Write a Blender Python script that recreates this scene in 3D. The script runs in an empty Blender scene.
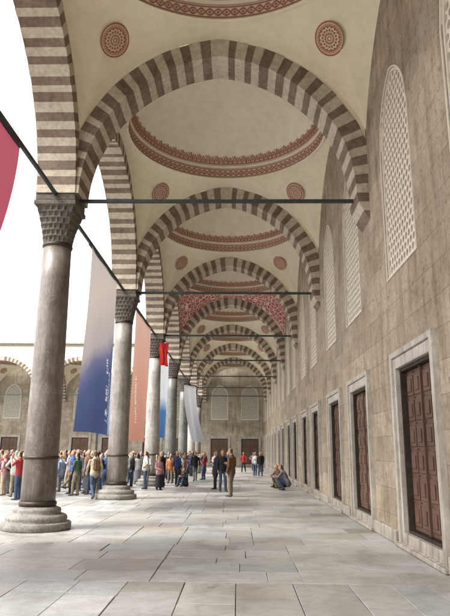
import bpy, bmesh, math, random
import numpy as np
from mathutils import Vector, Matrix, Euler
from mathutils.kdtree import KDTree
U=1.65
R=random.Random(7)
scene=bpy.context.scene
COL=scene.collection
scene.view_settings.view_transform='Standard'
scene.view_settings.look='None'
scene.view_settings.exposure=0

# ---------------------------------------------------------------- materials
def base_mat(name):
    m=bpy.data.materials.new(name); m.use_nodes=True
    nt=m.node_tree; b=nt.nodes['Principled BSDF']
    return m,nt,nt.nodes,nt.links,b
def rgba(c): return (c[0],c[1],c[2],1)
def tc(nt,kind='Object'):
    return nt.nodes.new('ShaderNodeTexCoord').outputs[kind]
def noise(nt,vec,scale,detail=4,rough=.55,dist=0):
    n=nt.nodes.new('ShaderNodeTexNoise'); n.inputs['Scale'].default_value=scale
    n.inputs['Detail'].default_value=detail; n.inputs['Roughness'].default_value=rough
    n.inputs['Distortion'].default_value=dist
    if vec is not None: nt.links.new(vec,n.inputs['Vector'])
    return n.outputs['Fac']
def ramp(nt,fac,stops):
    r=nt.nodes.new('ShaderNodeValToRGB'); e=r.color_ramp.elements
    while len(e)<len(stops): e.new(.5)
    for i,(p,c) in enumerate(stops):
        e[i].position=p; e[i].color=rgba(c) if len(c)==3 else c
    nt.links.new(fac,r.inputs['Fac']); return r.outputs['Color']
def mixc(nt,fac,a,b,mode='MIX'):
    m=nt.nodes.new('ShaderNodeMix'); m.data_type='RGBA'; m.blend_type=mode
    def s(sock,v):
        if hasattr(v,'is_linked'): nt.links.new(v,sock)
        elif isinstance(v,(int,float)): sock.default_value=v
        else: sock.default_value=rgba(v)
    s(m.inputs['Factor'],fac); s(m.inputs['A'],a); s(m.inputs['B'],b)
    return m.outputs['Result']
def bump(nt,b,h,strength=.3,dist=.01):
    n=nt.nodes.new('ShaderNodeBump'); n.inputs['Strength'].default_value=strength
    n.inputs['Distance'].default_value=dist
    nt.links.new(h,n.inputs['Height']); nt.links.new(n.outputs['Normal'],b.inputs['Normal'])
def vmul(nt,vec,s):
    m=nt.nodes.new('ShaderNodeMapping'); m.inputs['Scale'].default_value=s
    nt.links.new(vec,m.inputs['Vector']); return m.outputs['Vector']
def stone(name,c1,c2,scale=2.,rough=.8,bs=.25,stain=.35,spec=.3,metal=0,stretch=(1,1,1)):
    m,nt,N,L,b=base_mat(name)
    v=vmul(nt,tc(nt),stretch)
    a=noise(nt,v,scale,6,.6)
    c=ramp(nt,a,[(.3,c1),(.7,c2)])
    s=noise(nt,v,scale*7,5,.65)
    k=1-stain
    c=mixc(nt,1.0,c,ramp(nt,s,[(.3,(k,k,k)),(.6,(1,1,1))]),'MULTIPLY')
    L.new(c,b.inputs['Base Color']); b.inputs['Roughness'].default_value=rough
    b.inputs['Specular IOR Level'].default_value=spec; b.inputs['Metallic'].default_value=metal
    bump(nt,b,s,bs,.01)
    return m
def marble(name,c1,c2,vein,rough=.35,va=.35,grime=None,vw=.03):
    m,nt,N,L,b=base_mat(name); v=tc(nt)
    a=noise(nt,vmul(nt,v,(1,1,.5)),1.6,7,.65,.4)
    c=ramp(nt,a,[(.3,c1),(.65,c2)])
    vv=noise(nt,vmul(nt,v,(1,1,.4)),2.6,9,.7,.9)
    c=mixc(nt,ramp(nt,vv,[(.5-vw,(0,0,0)),(.5,(va,va,va)),(.5+vw,(0,0,0))]),c,vein)
    d=noise(nt,vmul(nt,v,(3,3,.35)),3,6,.65)
    c=mixc(nt,1.0,c,ramp(nt,d,[(.3,(.62,.58,.54)),(.6,(1,1,1))]),'MULTIPLY')
    e=noise(nt,v,4.5,7,.7,.3)
    c=mixc(nt,1.0,c,ramp(nt,e,[(.35,(.78,.75,.72)),(.55,(1,1,1)),(.75,(1.12,1.11,1.1))]),'MULTIPLY')
    if grime:
        sp=N.new('ShaderNodeSeparateXYZ'); L.new(v,sp.inputs[0])
        ma=N.new('ShaderNodeMath'); ma.operation='MULTIPLY_ADD'; L.new(d,ma.inputs[0]); ma.inputs[1].default_value=1.6; L.new(sp.outputs[2],ma.inputs[2])
        mr=N.new('ShaderNodeMapRange'); L.new(ma.outputs[0],mr.inputs['Value']); mr.inputs['From Min'].default_value=grime[0]; mr.inputs['From Max'].default_value=grime[1]
        c=mixc(nt,1.0,c,ramp(nt,mr.outputs[0],[(0,(.56,.52,.48)),(.6,(.86,.84,.82)),(1,(1,1,1))]),'MULTIPLY')
    L.new(c,b.inputs['Base Color']); b.inputs['Roughness'].default_value=rough
    bump(nt,b,d,.1,.01)
    return m
def ashlar(name,axis,c1,c2,mort,bw=1.3,rh=.53,gain=1.0):
    m,nt,N,L,b=base_mat(name); v=tc(nt)
    sp=N.new('ShaderNodeSeparateXYZ'); L.new(v,sp.inputs[0])
    cb=N.new('ShaderNodeCombineXYZ'); L.new(sp.outputs[axis],cb.inputs[0]); L.new(sp.outputs[2],cb.inputs[1])
    wn=N.new('ShaderNodeTexNoise'); wn.inputs['Scale'].default_value=.7; L.new(v,wn.inputs['Vector'])
    ad=N.new('ShaderNodeVectorMath'); ad.operation='MULTIPLY_ADD'
    L.new(wn.outputs['Color'],ad.inputs[0]); ad.inputs[1].default_value=(.6,.04,0); L.new(cb.outputs[0],ad.inputs[2])
    wn2=N.new('ShaderNodeTexNoise'); wn2.inputs['Scale'].default_value=9; wn2.inputs['Detail'].default_value=5; L.new(v,wn2.inputs['Vector'])
    ad2=N.new('ShaderNodeVectorMath'); ad2.operation='MULTIPLY_ADD'
    L.new(wn2.outputs['Color'],ad2.inputs[0]); ad2.inputs[1].default_value=(.035,.035,0); L.new(ad.outputs[0],ad2.inputs[2])
    br=N.new('ShaderNodeTexBrick'); L.new(ad2.outputs[0],br.inputs['Vector'])
    br.inputs['Scale'].default_value=1; br.inputs['Brick Width'].default_value=bw; br.inputs['Row Height'].default_value=rh
    br.inputs['Mortar Size'].default_value=.008; br.inputs['Mortar Smooth'].default_value=.9
    br.offset=.43; br.inputs['Bias'].default_value=-.05; br.squash=1.4; br.squash_frequency=3
    br.inputs['Color1'].default_value=rgba(c1); br.inputs['Color2'].default_value=rgba(c2); br.inputs['Mortar'].default_value=rgba(mort)
    st=noise(nt,v,.6,8,.67,.4)
    c=mixc(nt,1.0,br.outputs['Color'],ramp(nt,st,[(.3,(.64,.58,.52)),(.46,(.90,.87,.83)),(.66,(1.16,1.14,1.11))]),'MULTIPLY')
    pa=noise(nt,v,1.3,7,.68,.5)
    c=mixc(nt,ramp(nt,pa,[(.5,(0,0,0)),(.72,(.38,.38,.38))]),c,tuple(x*gain for x in (.41,.375,.325)))
    pb=noise(nt,vmul(nt,v,(1,1,1.3)),2.1,8,.72,.6)
    c=mixc(nt,ramp(nt,pb,[(.53,(0,0,0)),(.66,(.48,.48,.48))]),c,tuple(x*gain for x in (.185,.15,.117)))
    sk=noise(nt,vmul(nt,v,(2.3,2.3,.3)),1.5,6,.62)
    c=mixc(nt,1.0,c,ramp(nt,sk,[(.33,(.70,.65,.60)),(.52,(1,1,1))]),'MULTIPLY')
    f=noise(nt,v,13,8,.72)
    c=mixc(nt,1.0,c,ramp(nt,f,[(.32,(.69,.66,.63)),(.5,(1,1,1)),(.75,(1.11,1.11,1.11))]),'MULTIPLY')
    pt=noise(nt,v,5.5,3,.5)
    c=mixc(nt,ramp(nt,pt,[(.66,(0,0,0)),(.72,(.55,.55,.55))]),c,(.11,.088,.07))
    L.new(c,b.inputs['Base Color']); b.inputs['Roughness'].default_value=.85
    b.inputs['Specular IOR Level'].default_value=.2
    hm=N.new('ShaderNodeMath'); hm.operation='MULTIPLY_ADD'; L.new(br.outputs['Fac'],hm.inputs[0]); hm.inputs[1].default_value=-.8; L.new(f,hm.inputs[2])
    bump(nt,b,hm.outputs[0],.55,.013)
    return m
def flat(name,c,rough=.7,spec=.3,metal=0,var=.12,sc=6):
    k=(1-var)
    return stone(name,tuple(x*k for x in c),c,sc,rough,.05,var,spec,metal)

M={}
M['wallY']=ashlar('tan_ashlar_side',1,(.425,.36,.28),(.318,.265,.202),(.215,.178,.138))
M['wallX']=ashlar('hazed_tan_ashlar_end',0,(.48,.425,.34),(.39,.34,.265),(.29,.25,.20),gain=1.25)  # tan stone lightened, aerial haze put into the colour of the far wall
M['reveal']=stone('grey_reveal_stone',(.31,.285,.245),(.43,.40,.355),1.5)
M['plaster']=stone('cream_plaster',(.74,.66,.49),(.83,.755,.595),.5,.9,.06,.10)
M['plaster2']=stone('pale_cream_plaster',(.74,.68,.535),(.83,.77,.635),.45,.9,.06,.10)
M['vl']=stone('pale_voussoir',(.45,.385,.295),(.63,.56,.445),1.3,.8,.25,.33)
M['vd']=stone('dark_voussoir',(.15,.104,.077),(.29,.216,.165),1.3,.8,.25,.38)
M['ochre']=flat('red_brown_paint',(.38,.145,.09),.85)
M['iron']=stone('painted_iron',(.02,.03,.033),(.045,.055,.055),4,.6,.1,.2,.4)
M['col_a']=marble('brown_grey_marble',(.11,.092,.078),(.205,.177,.153),(.32,.29,.26),.36,.5,(.8,3.6),.022)
M['col_b']=marble('grey_marble',(.17,.152,.135),(.275,.252,.23),(.38,.36,.33),.38,.4,(.8,4.2),.022)
M['col_d']=marble('pale_grey_marble',(.36,.34,.315),(.48,.46,.43),(.25,.24,.23),.35,.4,(.8,3.2))
M['col_c']=marble('green_grey_marble',(.10,.105,.095),(.19,.195,.175),(.3,.31,.29),.3,.3,(.8,3))
M['capital']=stone('weathered_capital',(.085,.072,.06),(.175,.152,.128),2.5,.85,.4,.5)
M['base']=stone('worn_base_marble',(.16,.145,.128),(.31,.288,.258),2.4,.6,.3,.5)
M['bronze']=stone('dark_bronze',(.035,.028,.02),(.08,.06,.045),5,.5,.2,.3,.5,.6)
M['frame']=marble('pale_frame_marble',(.39,.36,.315),(.55,.52,.465),(.28,.25,.22),.55,.35,(.1,1.8))
M['lattice']=flat('stucco_lattice',(.72,.66,.54),.85)
M['lattice2']=flat('pale_lattice',(.80,.77,.68),.85)
M['dark']=flat('dark_interior',(.02,.017,.015),.8)
M['holepane']=flat('hole_shade_glass',(.23,.175,.12),.5)  # brown shadow of the lattice holes is put into the pane colour
M['wood']=stone('dark_brown_wood',(.085,.043,.029),(.155,.082,.054),3,.5,.2,.35,.4,0,(1,1,.25))
M['wood2']=stone('brown_wood',(.11,.06,.038),(.19,.108,.07),3,.55,.2,.35,.4,0,(1,1,.25))
M['lead']=stone('lead_sheet',(.38,.40,.42),(.5,.52,.54),2,.6,.1,.15)
M['ground']=stone('dark_joint_earth',(.06,.054,.047),(.10,.09,.08),1.5,.9)
m,nt,N,L,b=base_mat('red_arabesque_plaster'); v=tc(nt)
vo=N.new('ShaderNodeTexVoronoi'); vo.feature='DISTANCE_TO_EDGE'; vo.inputs['Scale'].default_value=3.6; L.new(v,vo.inputs['Vector'])
c=ramp(nt,vo.outputs['Distance'],[(.045,(.78,.68,.60)),(.08,(.40,.07,.05)),(.22,(.40,.07,.05)),(.25,(.72,.60,.52)),(.30,(.40,.07,.05))])
L.new(c,b.inputs['Base Color']); b.inputs['Roughness'].default_value=.9; M['redvault']=m
# paving
m,nt,N,L,b=base_mat('worn_marble_paving'); v=tc(nt)
at=N.new('ShaderNodeAttribute'); at.attribute_name='tint'
a=noise(nt,v,.7,8,.68,.8); f=noise(nt,v,8,8,.72)
c=mixc(nt,1.0,at.outputs['Color'],ramp(nt,a,[(.28,(.62,.605,.58)),(.46,(.93,.925,.915)),(.7,(1.12,1.12,1.12))]),'MULTIPLY')
c=mixc(nt,1.0,c,ramp(nt,f,[(.3,(.70,.69,.67)),(.5,(1,1,1)),(.8,(1.08,1.08,1.08))]),'MULTIPLY')
vn=noise(nt,v,.8,9,.7,2)
c=mixc(nt,ramp(nt,vn,[(.485,(0,0,0)),(.5,(.5,.5,.5)),(.515,(0,0,0))]),c,(.2,.19,.18))
sp_=noise(nt,v,2.0,7,.68)
c=mixc(nt,ramp(nt,sp_,[(.53,(0,0,0)),(.70,(.55,.55,.55))]),c,(.185,.168,.148))
L.new(c,b.inputs['Base Color'])
rr=N.new('ShaderNodeMapRange'); L.new(a,rr.inputs['Value']); rr.inputs['From Min'].default_value=.3; rr.inputs['From Max'].default_value=.7; rr.inputs['To Min'].default_value=.26; rr.inputs['To Max'].default_value=.58
L.new(rr.outputs[0],b.inputs['Roughness']); bump(nt,b,f,.2,.01)
M['paving']=m

# ---------------------------------------------------------------- helpers
def mk(name,verts,faces,mats,midx=None,smooth=False,scale=U,parent=None,loc=None):
    me=bpy.data.meshes.new(name)
    vs=np.array(verts,dtype=float)*scale
    me.from_pydata([tuple(x) for x in vs],[],faces)
    for mm in (mats if isinstance(mats,(list,tuple)) else [mats]): me.materials.append(mm)
    if midx is not None: me.polygons.foreach_set('material_index',np.array(midx,dtype=np.int32))
    if smooth: me.polygons.foreach_set('use_smooth',np.ones(len(me.polygons),dtype=bool))
    me.update()
    o=bpy.data.objects.new(name,me); COL.objects.link(o)
    if parent is not None: o.parent=parent
    if loc is not None: o.location=Vector(loc)*U
    return o
def empty(name,loc=(0,0,0),parent=None):
    o=bpy.data.objects.new(name,None); COL.objects.link(o); o.location=Vector(loc)*U
    o.empty_display_size=.3
    if parent is not None: o.parent=parent
    return o
def tag(o,label,cat,group=None):
    o['label']=label; o['category']=cat
    if group: o['group']=group
    return o
def dup(root,loc=None,rotz=None,scale=None,parent=None):
    def rec(o,p):
        c=o.copy(); COL.objects.link(c); c.parent=p
        if p is not None: c.matrix_parent_inverse=o.matrix_parent_inverse.copy()
        for ch in o.children: rec(ch,c)
        return c
    ch=rec(root,parent)
    if loc is not None: ch.location=Vector(loc)*U
    if rotz is not None: ch.rotation_euler=(0,0,rotz)
    if scale is not None: ch.scale=scale
    return ch
class MB:
    def __init__(s): s.v=[]; s.f=[]; s.m=[]
    def quad(s,a,b,c,d,mi=0):
        n=len(s.v); s.v+= [a,b,c,d]; s.f.append((n,n+1,n+2,n+3)); s.m.append(mi)
    def poly(s,pts,mi=0):
        n=len(s.v); s.v+=list(pts); s.f.append(tuple(range(n,n+len(pts)))); s.m.append(mi)
    def box(s,x0,x1,y0,y1,z0,z1,mi=0,bev=0):
        if bev>0:
            bb=bev; P=[]
            for (zz,ins) in ((z0,bb),(z0+bb,0),(z1-bb,0),(z1,bb)):
                P.append([(x0+ins,y0+ins,zz),(x1-ins,y0+ins,zz),(x1-ins,y1-ins,zz),(x0+ins,y1-ins,zz)])
            n=len(s.v)
            for r in P: s.v+=r
            for i in range(3):
                for j in range(4):
                    s.f.append((n+i*4+j,n+i*4+(j+1)%4,n+(i+1)*4+(j+1)%4,n+(i+1)*4+j)); s.m.append(mi)
            s.f.append((n+3,n+2,n+1,n)); s.m.append(mi); s.f.append((n+12,n+13,n+14,n+15)); s.m.append(mi)
            return
        n=len(s.v)
        s.v+=[(x0,y0,z0),(x1,y0,z0),(x1,y1,z0),(x0,y1,z0),(x0,y0,z1),(x1,y0,z1),(x1,y1,z1),(x0,y1,z1)]
        for q in ((0,3,2,1),(4,5,6,7),(0,1,5,4),(1,2,6,5),(2,3,7,6),(3,0,4,7)):
            s.f.append(tuple(n+i for i in q)); s.m.append(mi)
    def lathe(s,prof,seg=48,mi=0,cx=0,cy=0):
        n=len(s.v)
        for (r,z) in prof:
            for j in range(seg):
                t=2*math.pi*j/seg; s.v.append((cx+r*math.cos(t),cy+r*math.sin(t),z))
        for i in range(len(prof)-1):
            for j in range(seg):
                s.f.append((n+i*seg+j,n+i*seg+(j+1)%seg,n+(i+1)*seg+(j+1)%seg,n+(i+1)*seg+j)); s.m.append(mi)
        s.f.append(tuple(n+j for j in reversed(range(seg)))); s.m.append(mi)
        k=n+(len(prof)-1)*seg
        s.f.append(tuple(k+j for j in range(seg))); s.m.append(mi)
    def make(s,name,mats,**k): return mk(name,s.v,s.f,mats,s.m,**k)

# ---------------------------------------------------------------- layout (units of camera height)
Y0=8.59; BAY=5.48
XC=-2.75; XW=1.93; YE=Y0+BAY*7
ZS=4.80; HT=.29; TR=.31
def Yk(k): return Y0+BAY*k
KS=list(range(-2,7))

def prof(a,b,c,t):
    Rr=a+c; b0=math.sqrt(Rr*Rr-c*c); sc=b/b0
    def f(u,off,side):
        rad=Rr+off; ph=math.acos(c/rad)*u
        x=-c+rad*math.cos(ph); z=rad*math.sin(ph)*sc
        return (side*x,z)
    return f
def ext_h(a,b,c,t,x):
    Rr=a+c; b0=math.sqrt(Rr*Rr-c*c); sc=b/b0; rad=Rr+t
    q=rad*rad-(abs(x)+c)**2
    return sc*math.sqrt(q) if q>0 else 0
TA,TB,TCc=2.08,2.33,.25
LA,LB,LC=2.43,2.34,.24
TCX=-.33
def arch_mesh(a,b,c,n,w):
    mb=MB(); f=prof(a,b,c,TR); rr=random.Random(5)
    for side in (1,-1):
        us=[0]+[(i+rr.uniform(-.16,.16))/n for i in range(1,n)]+[1]
        for i in range(n):
            u0=us[i]; u1=us[i+1]; mi=i%2
            sub=2; ww=w+(0.004 if mi==0 else 0)+rr.uniform(-.0025,.0025)
            dt=rr.uniform(-.012,.012)
            for q in range(sub):
                ua=u0+(u1-u0)*q/sub; ub=u0+(u1-u0)*(q+1)/sub
                a0=f(ua,0,side); a1=f(ub,0,side); b0=f(ua,TR+dt,side); b1=f(ub,TR+dt,side)
                P=lambda p,y:(p[0],y,p[1])
                mb.quad(P(a0,-ww),P(a1,-ww),P(b1,-ww),P(b0,-ww),mi)
                mb.quad(P(a0,ww),P(b0,ww),P(b1,ww),P(a1,ww),mi)
                mb.quad(P(a0,-ww),P(a0,ww),P(a1,ww),P(a1,-ww),mi)
                mb.quad(P(b0,-ww),P(b1,-ww),P(b1,ww),P(b0,ww),mi)
    return mb
def spandrel(mb,a,b,c,x0,x1,ztop,w,n=48):
    xs=[x0+(x1-x0)*i/n for i in range(n+1)]
    zz=[ext_h(a,b,c,TR-.03,x) for x in xs]
    for i in range(n):
        p=(xs[i],zz[i]); q=(xs[i+1],zz[i+1])
        for y in (-w,w):
            mb.quad((p[0],y,p[1]),(q[0],y,q[1]),(q[0],y,ztop),(p[0],y,ztop))
        mb.quad((p[0],-w,ztop),(q[0],-w,ztop),(q[0],w,ztop),(p[0],w,ztop))
    return mb
def transverse():
    o=arch_mesh(TA,TB,TCc,25,HT).make('stone_arch',[M['vl'],M['vd']])
    sp=MB(); spandrel(sp,TA,TB,TCc,-2.40,2.25,3.0,HT-.006); sp.make('spandrel',M['plaster'],parent=o)
    mb=MB(); ns=3; hh=.42
    xin=lambda q: TA+.185*q**1.8
    for i in range(ns):
        ssub=3
        for s_ in range(ssub):
            qa=(i+s_/ssub)/ns; qb=(i+(s_+1)/ssub)/ns; mi=(i+1)%2
            xa,xb=xin(qa),xin(qb); za,zb=-hh*qa,-hh*qb; w=HT+(.004 if mi==0 else 0)
            mb.quad((xa,-w,za),(2.3,-w,za),(2.3,-w,zb),(xb,-w,zb),mi)
            mb.quad((xa,w,za),(2.3,w,za),(2.3,w,zb),(xb,w,zb),mi)
            mb.quad((xa,-w,za),(xa,w,za),(xb,w,zb),(xb,-w,zb),mi)
    mb.make('arch_foot',[M['vl'],M['vd']],parent=o)
    return o
t0=transverse(); t0.location=Vector((TCX,Yk(-2),ZS))*U
tag(t0,'striped stone arch spanning from marble column to wall','arch','striped arches across the portico')
for k in KS[1:]: dup(t0,(TCX,Yk(k),ZS))
def longi():
    o=arch_mesh(LA,LB,LC,29,HT).make('arcade_arch',[M['vl'],M['vd']])
    sp=MB(); spandrel(sp,LA,LB,LC,-2.74,2.74,3.35,HT-.006); sp.make('spandrel',M['plaster2'],parent=o)
    mb=MB(); mb.box(-2.74,2.74,-HT-.12,HT-.02,3.36,3.46,bev=.02); mb.box(-2.74,2.74,-HT-.2,HT-.02,3.465,3.56,bev=.02)
    mb.make('cornice',M['reveal'],parent=o)
    return o
l0=longi(); l0.location=Vector((XC,Yk(-2)+BAY/2,ZS))*U; l0.rotation_euler=(0,0,-math.pi/2)
tag(l0,'striped pointed arch between two courtyard columns','arch','striped arches of the courtyard arcade')
for k in KS[1:]: dup(l0,(XC,Yk(k)+BAY/2,ZS))
for j in range(1,6):
    dup(l0,(XC-BAY*(j-.5),Yk(6),ZS),0)
    if j<5: dup(l0,(XC-BAY*j,Yk(6)+BAY/2,ZS),-math.pi/2)

# ---------------------------------------------------------------- vaults
CX=-.27; RD=2.06; ZR=7.46; DR=1.40
hx0=XC+HT; hx1=XW
def bay_surface():
    cx=(hx0+hx1)/2; y0=-BAY/2+HT; y1=BAY/2-HT
    corner=ZS+1.03
    def bpoint(th):
        dx,dy=math.cos(th),math.sin(th)
        tx=((hx1-cx) if dx>0 else (hx0-cx))/dx if abs(dx)>1e-9 else 1e9
        ty=(y1 if dy>0 else y0)/dy if abs(dy)>1e-9 else 1e9
        if tx<ty:
            y=dy*tx; x=cx+dx*tx
            e0=ext_h(LA,LB,LC,TR,y1); z=ext_h(LA,LB,LC,TR,y)
            z=ZS+z+(corner-ZS-e0)*(abs(y)/y1)**4
        else:
            x=cx+dx*ty; y=dy*ty
            xe=hx1 if dx>0 else hx0
            e0=ext_h(TA,TB,TCc,TR,xe-TCX); z=ext_h(TA,TB,TCc,TR,x-TCX)
            z=ZS+z+(corner-ZS-e0)*(abs(x-cx)/(hx1-cx))**4
        return x,y,z
    return cx,bpoint
cxb,bpoint=bay_surface()
def pend(th,t):
    x,y,z=bpoint(th); rx,ry=cxb+RD*math.cos(th),RD*math.sin(th)
    q=1-(1-t)**1.45
    return (x+(rx-x)*t,y+(ry-y)*t,z+(ZR-z)*q)
def dome_pt(u,a,inset=0):
    return (cxb+(RD-inset)*math.cos(a)*math.cos(u),(RD-inset)*math.cos(a)*math.sin(u),ZR+(DR-inset)*math.sin(a))
def build_bay(pmat):
    root=empty('domed_vault')
    NS=160
    ths=set(2*math.pi*i/NS for i in range(NS))
    for sx in (hx0-cxb,hx1-cxb):
        for sy in (-BAY/2+HT,BAY/2-HT): ths.add(math.atan2(sy,sx)%(2*math.pi))
    ths=sorted(ths); n=len(ths); NT=12
    v=[];f=[]
    for i in range(NT+1):
        for th in ths: v.append(pend(th,i/NT))
    for i in range(NT):
        for j in range(n): f.append((i*n+j,i*n+(j+1)%n,(i+1)*n+(j+1)%n,(i+1)*n+j))
    mk('pendentive',v,f,pmat,smooth=True,parent=root)
    v=[];f=[];NA=18;NS=96
    for i in range(NA):
        for j in range(NS): v.append(dome_pt(2*math.pi*j/NS,math.pi/2*i/NA))
    v.append(dome_pt(0,math.pi/2))
    for i in range(NA-1):
        for j in range(NS): f.append((i*NS+j,i*NS+(j+1)%NS,(i+1)*NS+(j+1)%NS,(i+1)*NS+j))
    for j in range(NS): f.append(((NA-1)*NS+j,(NA-1)*NS+(j+1)%NS,NA*NS))
    mk('dome',v,f,M['plaster2'],smooth=True,parent=root)
    mb=MB(); mb.lathe([(2.25,7.9),(2.27,8.2),(2.33,8.22),(2.33,8.28)]+[(2.27*math.cos(a*math.pi/28),8.28+1.35*math.sin(a*math.pi/28)) for a in range(0,14)]+[(.03,9.66),(.05,9.8),(.01,9.95)],48,cx=cxb)
    mb.f.pop(-2); mb.m.pop()
    mb.make('lead_roof',M['lead'],smooth=True,parent=root)
    mb=MB(); nn=96
    for j in range(nn):
        a=2*math.pi*j/nn; b=2*math.pi*(j+1)/nn
        P=lambda t,r,z:(cxb+r*math.cos(t),r*math.sin(t),z)
        mb.quad(P(a,RD-.004,ZR-.02),P(b,RD-.004,ZR-.02),P(b,RD-.04,ZR+.0),P(a,RD-.04,ZR+.0))
        mb.quad(P(a,RD-.04,ZR+.0),P(b,RD-.04,ZR+.0),P(b,RD-.02,ZR+.03),P(a,RD-.02,ZR+.03))
    mb.make('ring_moulding',M['plaster'],smooth=True,parent=root)
    mb=MB(); IN=.012
    D=lambda u,vv:dome_pt(u,vv/1.45,IN)
    def ribbon(fn,w,N):
        for j in range(N):
            a=2*math.pi*j/N; b=2*math.pi*(j+1)/N
            mb.quad(D(a,fn(a)-w),D(b,fn(b)-w),D(b,fn(b)+w),D(a,fn(a)+w))
    NP=50
    ribbon(lambda a:.145+.050*math.sin(NP*a),.016,NP*14)
    ribbon(lambda a:.145-.050*math.sin(NP*a),.016,NP*14)
    ribbon(lambda a:.060,.011,180); ribbon(lambda a:.230,.011,180); ribbon(lambda a:.262,.005,180)
    for j in range(NP*2):
        c=math.pi*(j+.5)/NP; w=.014
        mb.poly([D(c-w,.145),D(c,.145-.024),D(c+w,.145),D(c,.145+.024)])
    ribbon(lambda a:.375,.013,180); ribbon(lambda a:.340,.005,180)
    NC=112
    for j in range(NC):
        c=2*math.pi*(j+.5)/NC; w=math.pi/NC
        big=(j%2==0); hh=.19 if big else .155
        sh=[(-.90,0),(-1.0,.3),(-.78,.6),(-.38,.8),(0,1.0)]
        for s in (1,-1):
            for i in range(len(sh)-1):
                (xa,ya),(xb,yb)=sh[i],sh[i+1]
                mb.quad(D(c+s*xa*w,.385+ya*hh),D(c+s*xb*w,.385+yb*hh),D(c+s*xb*w*.58,.385+yb*hh*.80),D(c+s*xa*w*.58,.385+ya*hh*.80))
        mb.poly([D(c,.395),D(c+.34*w,.395+.25*hh),D(c,.395+.62*hh),D(c-.34*w,.395+.25*hh)])
        cc=c+w
        mb.poly([D(cc,.385+.62*hh),D(cc+.22*w,.385+.78*hh),D(cc,.385+.98*hh),D(cc-.22*w,.385+.78*hh)])
    mb.make('painted_border',M['ochre'],parent=root)
    return root
def medallion(root):
    mb=MB(); r=.25
    mats=[M['ochre'],M['plaster']]
    for j in range(48):
        a=2*math.pi*j/48;b=2*math.pi*(j+1)/48
        mb.poly([(0,0,-.006),(r*math.cos(a),r*math.sin(a),-.006),(r*math.cos(b),r*math.sin(b),-.006)],1)
    def ring(r0,r1,n=48,z=0):
        for j in range(n):
            a=2*math.pi*j/n;b=2*math.pi*(j+1)/n
            mb.quad((r0*math.cos(a),r0*math.sin(a),z),(r0*math.cos(b),r0*math.sin(b),z),(r1*math.cos(b),r1*math.sin(b),z),(r1*math.cos(a),r1*math.sin(a),z))
    ring(r*.90,r); ring(r*.80,r*.84); ring(r*.08,r*.15)
    n=16
    for k in range(n):
        for (ra,rb,w,o) in ((.18,.38,.055,0),(.36,.58,.085,.5),(.56,.79,.115,0)):
            a=2*math.pi*(k+o)/n; c,s=math.cos(a),math.sin(a)
            pts=[(ra*r,0),((ra+rb)/2*r,w*r),(rb*r,0),((ra+rb)/2*r,-w*r)]
            mb.poly([(p[0]*c-p[1]*s,p[0]*s+p[1]*c,0) for p in pts])
        a2=2*math.pi*(k+.5)/n; c,s=math.cos(a2),math.sin(a2)
        pts=[(.66*r,-.03*r),(.78*r,-.05*r),(.78*r,.05*r),(.66*r,.03*r)]
        mb.poly([(p[0]*c-p[1]*s,p[0]*s+p[1]*c,0) for p in pts])
    first=None
    for th in (50.5,129.5,230.5,309.5):
        t=math.radians(th); tt=.56
        p=Vector(pend(t,tt)); px=Vector(pend(t+.01,tt)); py=Vector(pend(t,tt+.01))
        nrm=(px-p).cross(py-p).normalized()
        if nrm.dot(Vector((cxb,0,5))-p)<0: nrm=-nrm
        if first is None: o=mb.make('medallion',mats,parent=root); first=o
        else:
            o=first.copy(); COL.objects.link(o); o.parent=root
        o.location=(p+nrm*.026)*U; o.rotation_mode='QUATERNION'; o.rotation_quaternion=nrm.to_track_quat('Z','Y')
vA=build_bay(M['plaster']); medallion(vA)
vA.location=Vector((0,Yk(-2)+BAY/2,0))*U
tag(vA,'cream plastered dome vault with red-brown painted bands','dome vault','domed vaults over the portico')
for k in KS[1:]:
    if k==2: continue
    dup(vA,(0,Yk(k)+BAY/2,0))
vB=build_bay(M['redvault']); vB.location=Vector((0,Yk(2)+BAY/2,0))*U
tag(vB,'dome vault with red and white arabesque painted pendentives','dome vault','domed vaults over the portico')
for j in range(1,6):
    dup(vA,(-BAY*(j-1)-BAY/2+XC-cxb*1.12,Yk(6)+BAY/2,0),None,(1.12,1,1))

# ---------------------------------------------------------------- tie rods
mb=MB(); mb.box(XC+.1,XW+.05,-.024,.024,-.027,.027,bev=.006)
r0=mb.make('tie_rod',M['iron'],loc=(0,Yk(-2),ZS-.01))
tag(r0,'dark iron tie bar crossing the portico at arch springing','tie rod','iron tie bars')
for k in KS[1:]: dup(r0,(0,Yk(k),ZS-.01))
mb=MB(); mb.box(-.024,.024,-BAY/2+.1,BAY/2-.1,-.027,.027,bev=.006)
r1=mb.make('tie_rod',M['iron'],loc=(XC,Yk(-2)+BAY/2,ZS-.01))
tag(r1,'dark iron tie bar running between two columns','tie rod','iron tie bars')
for k in KS[1:-1]: dup(r1,(XC,Yk(k)+BAY/2,ZS-.01))
for j in range(1,5): dup(r1,(XC-BAY*(j-.5),Yk(6),ZS-.01),math.pi/2)

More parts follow.
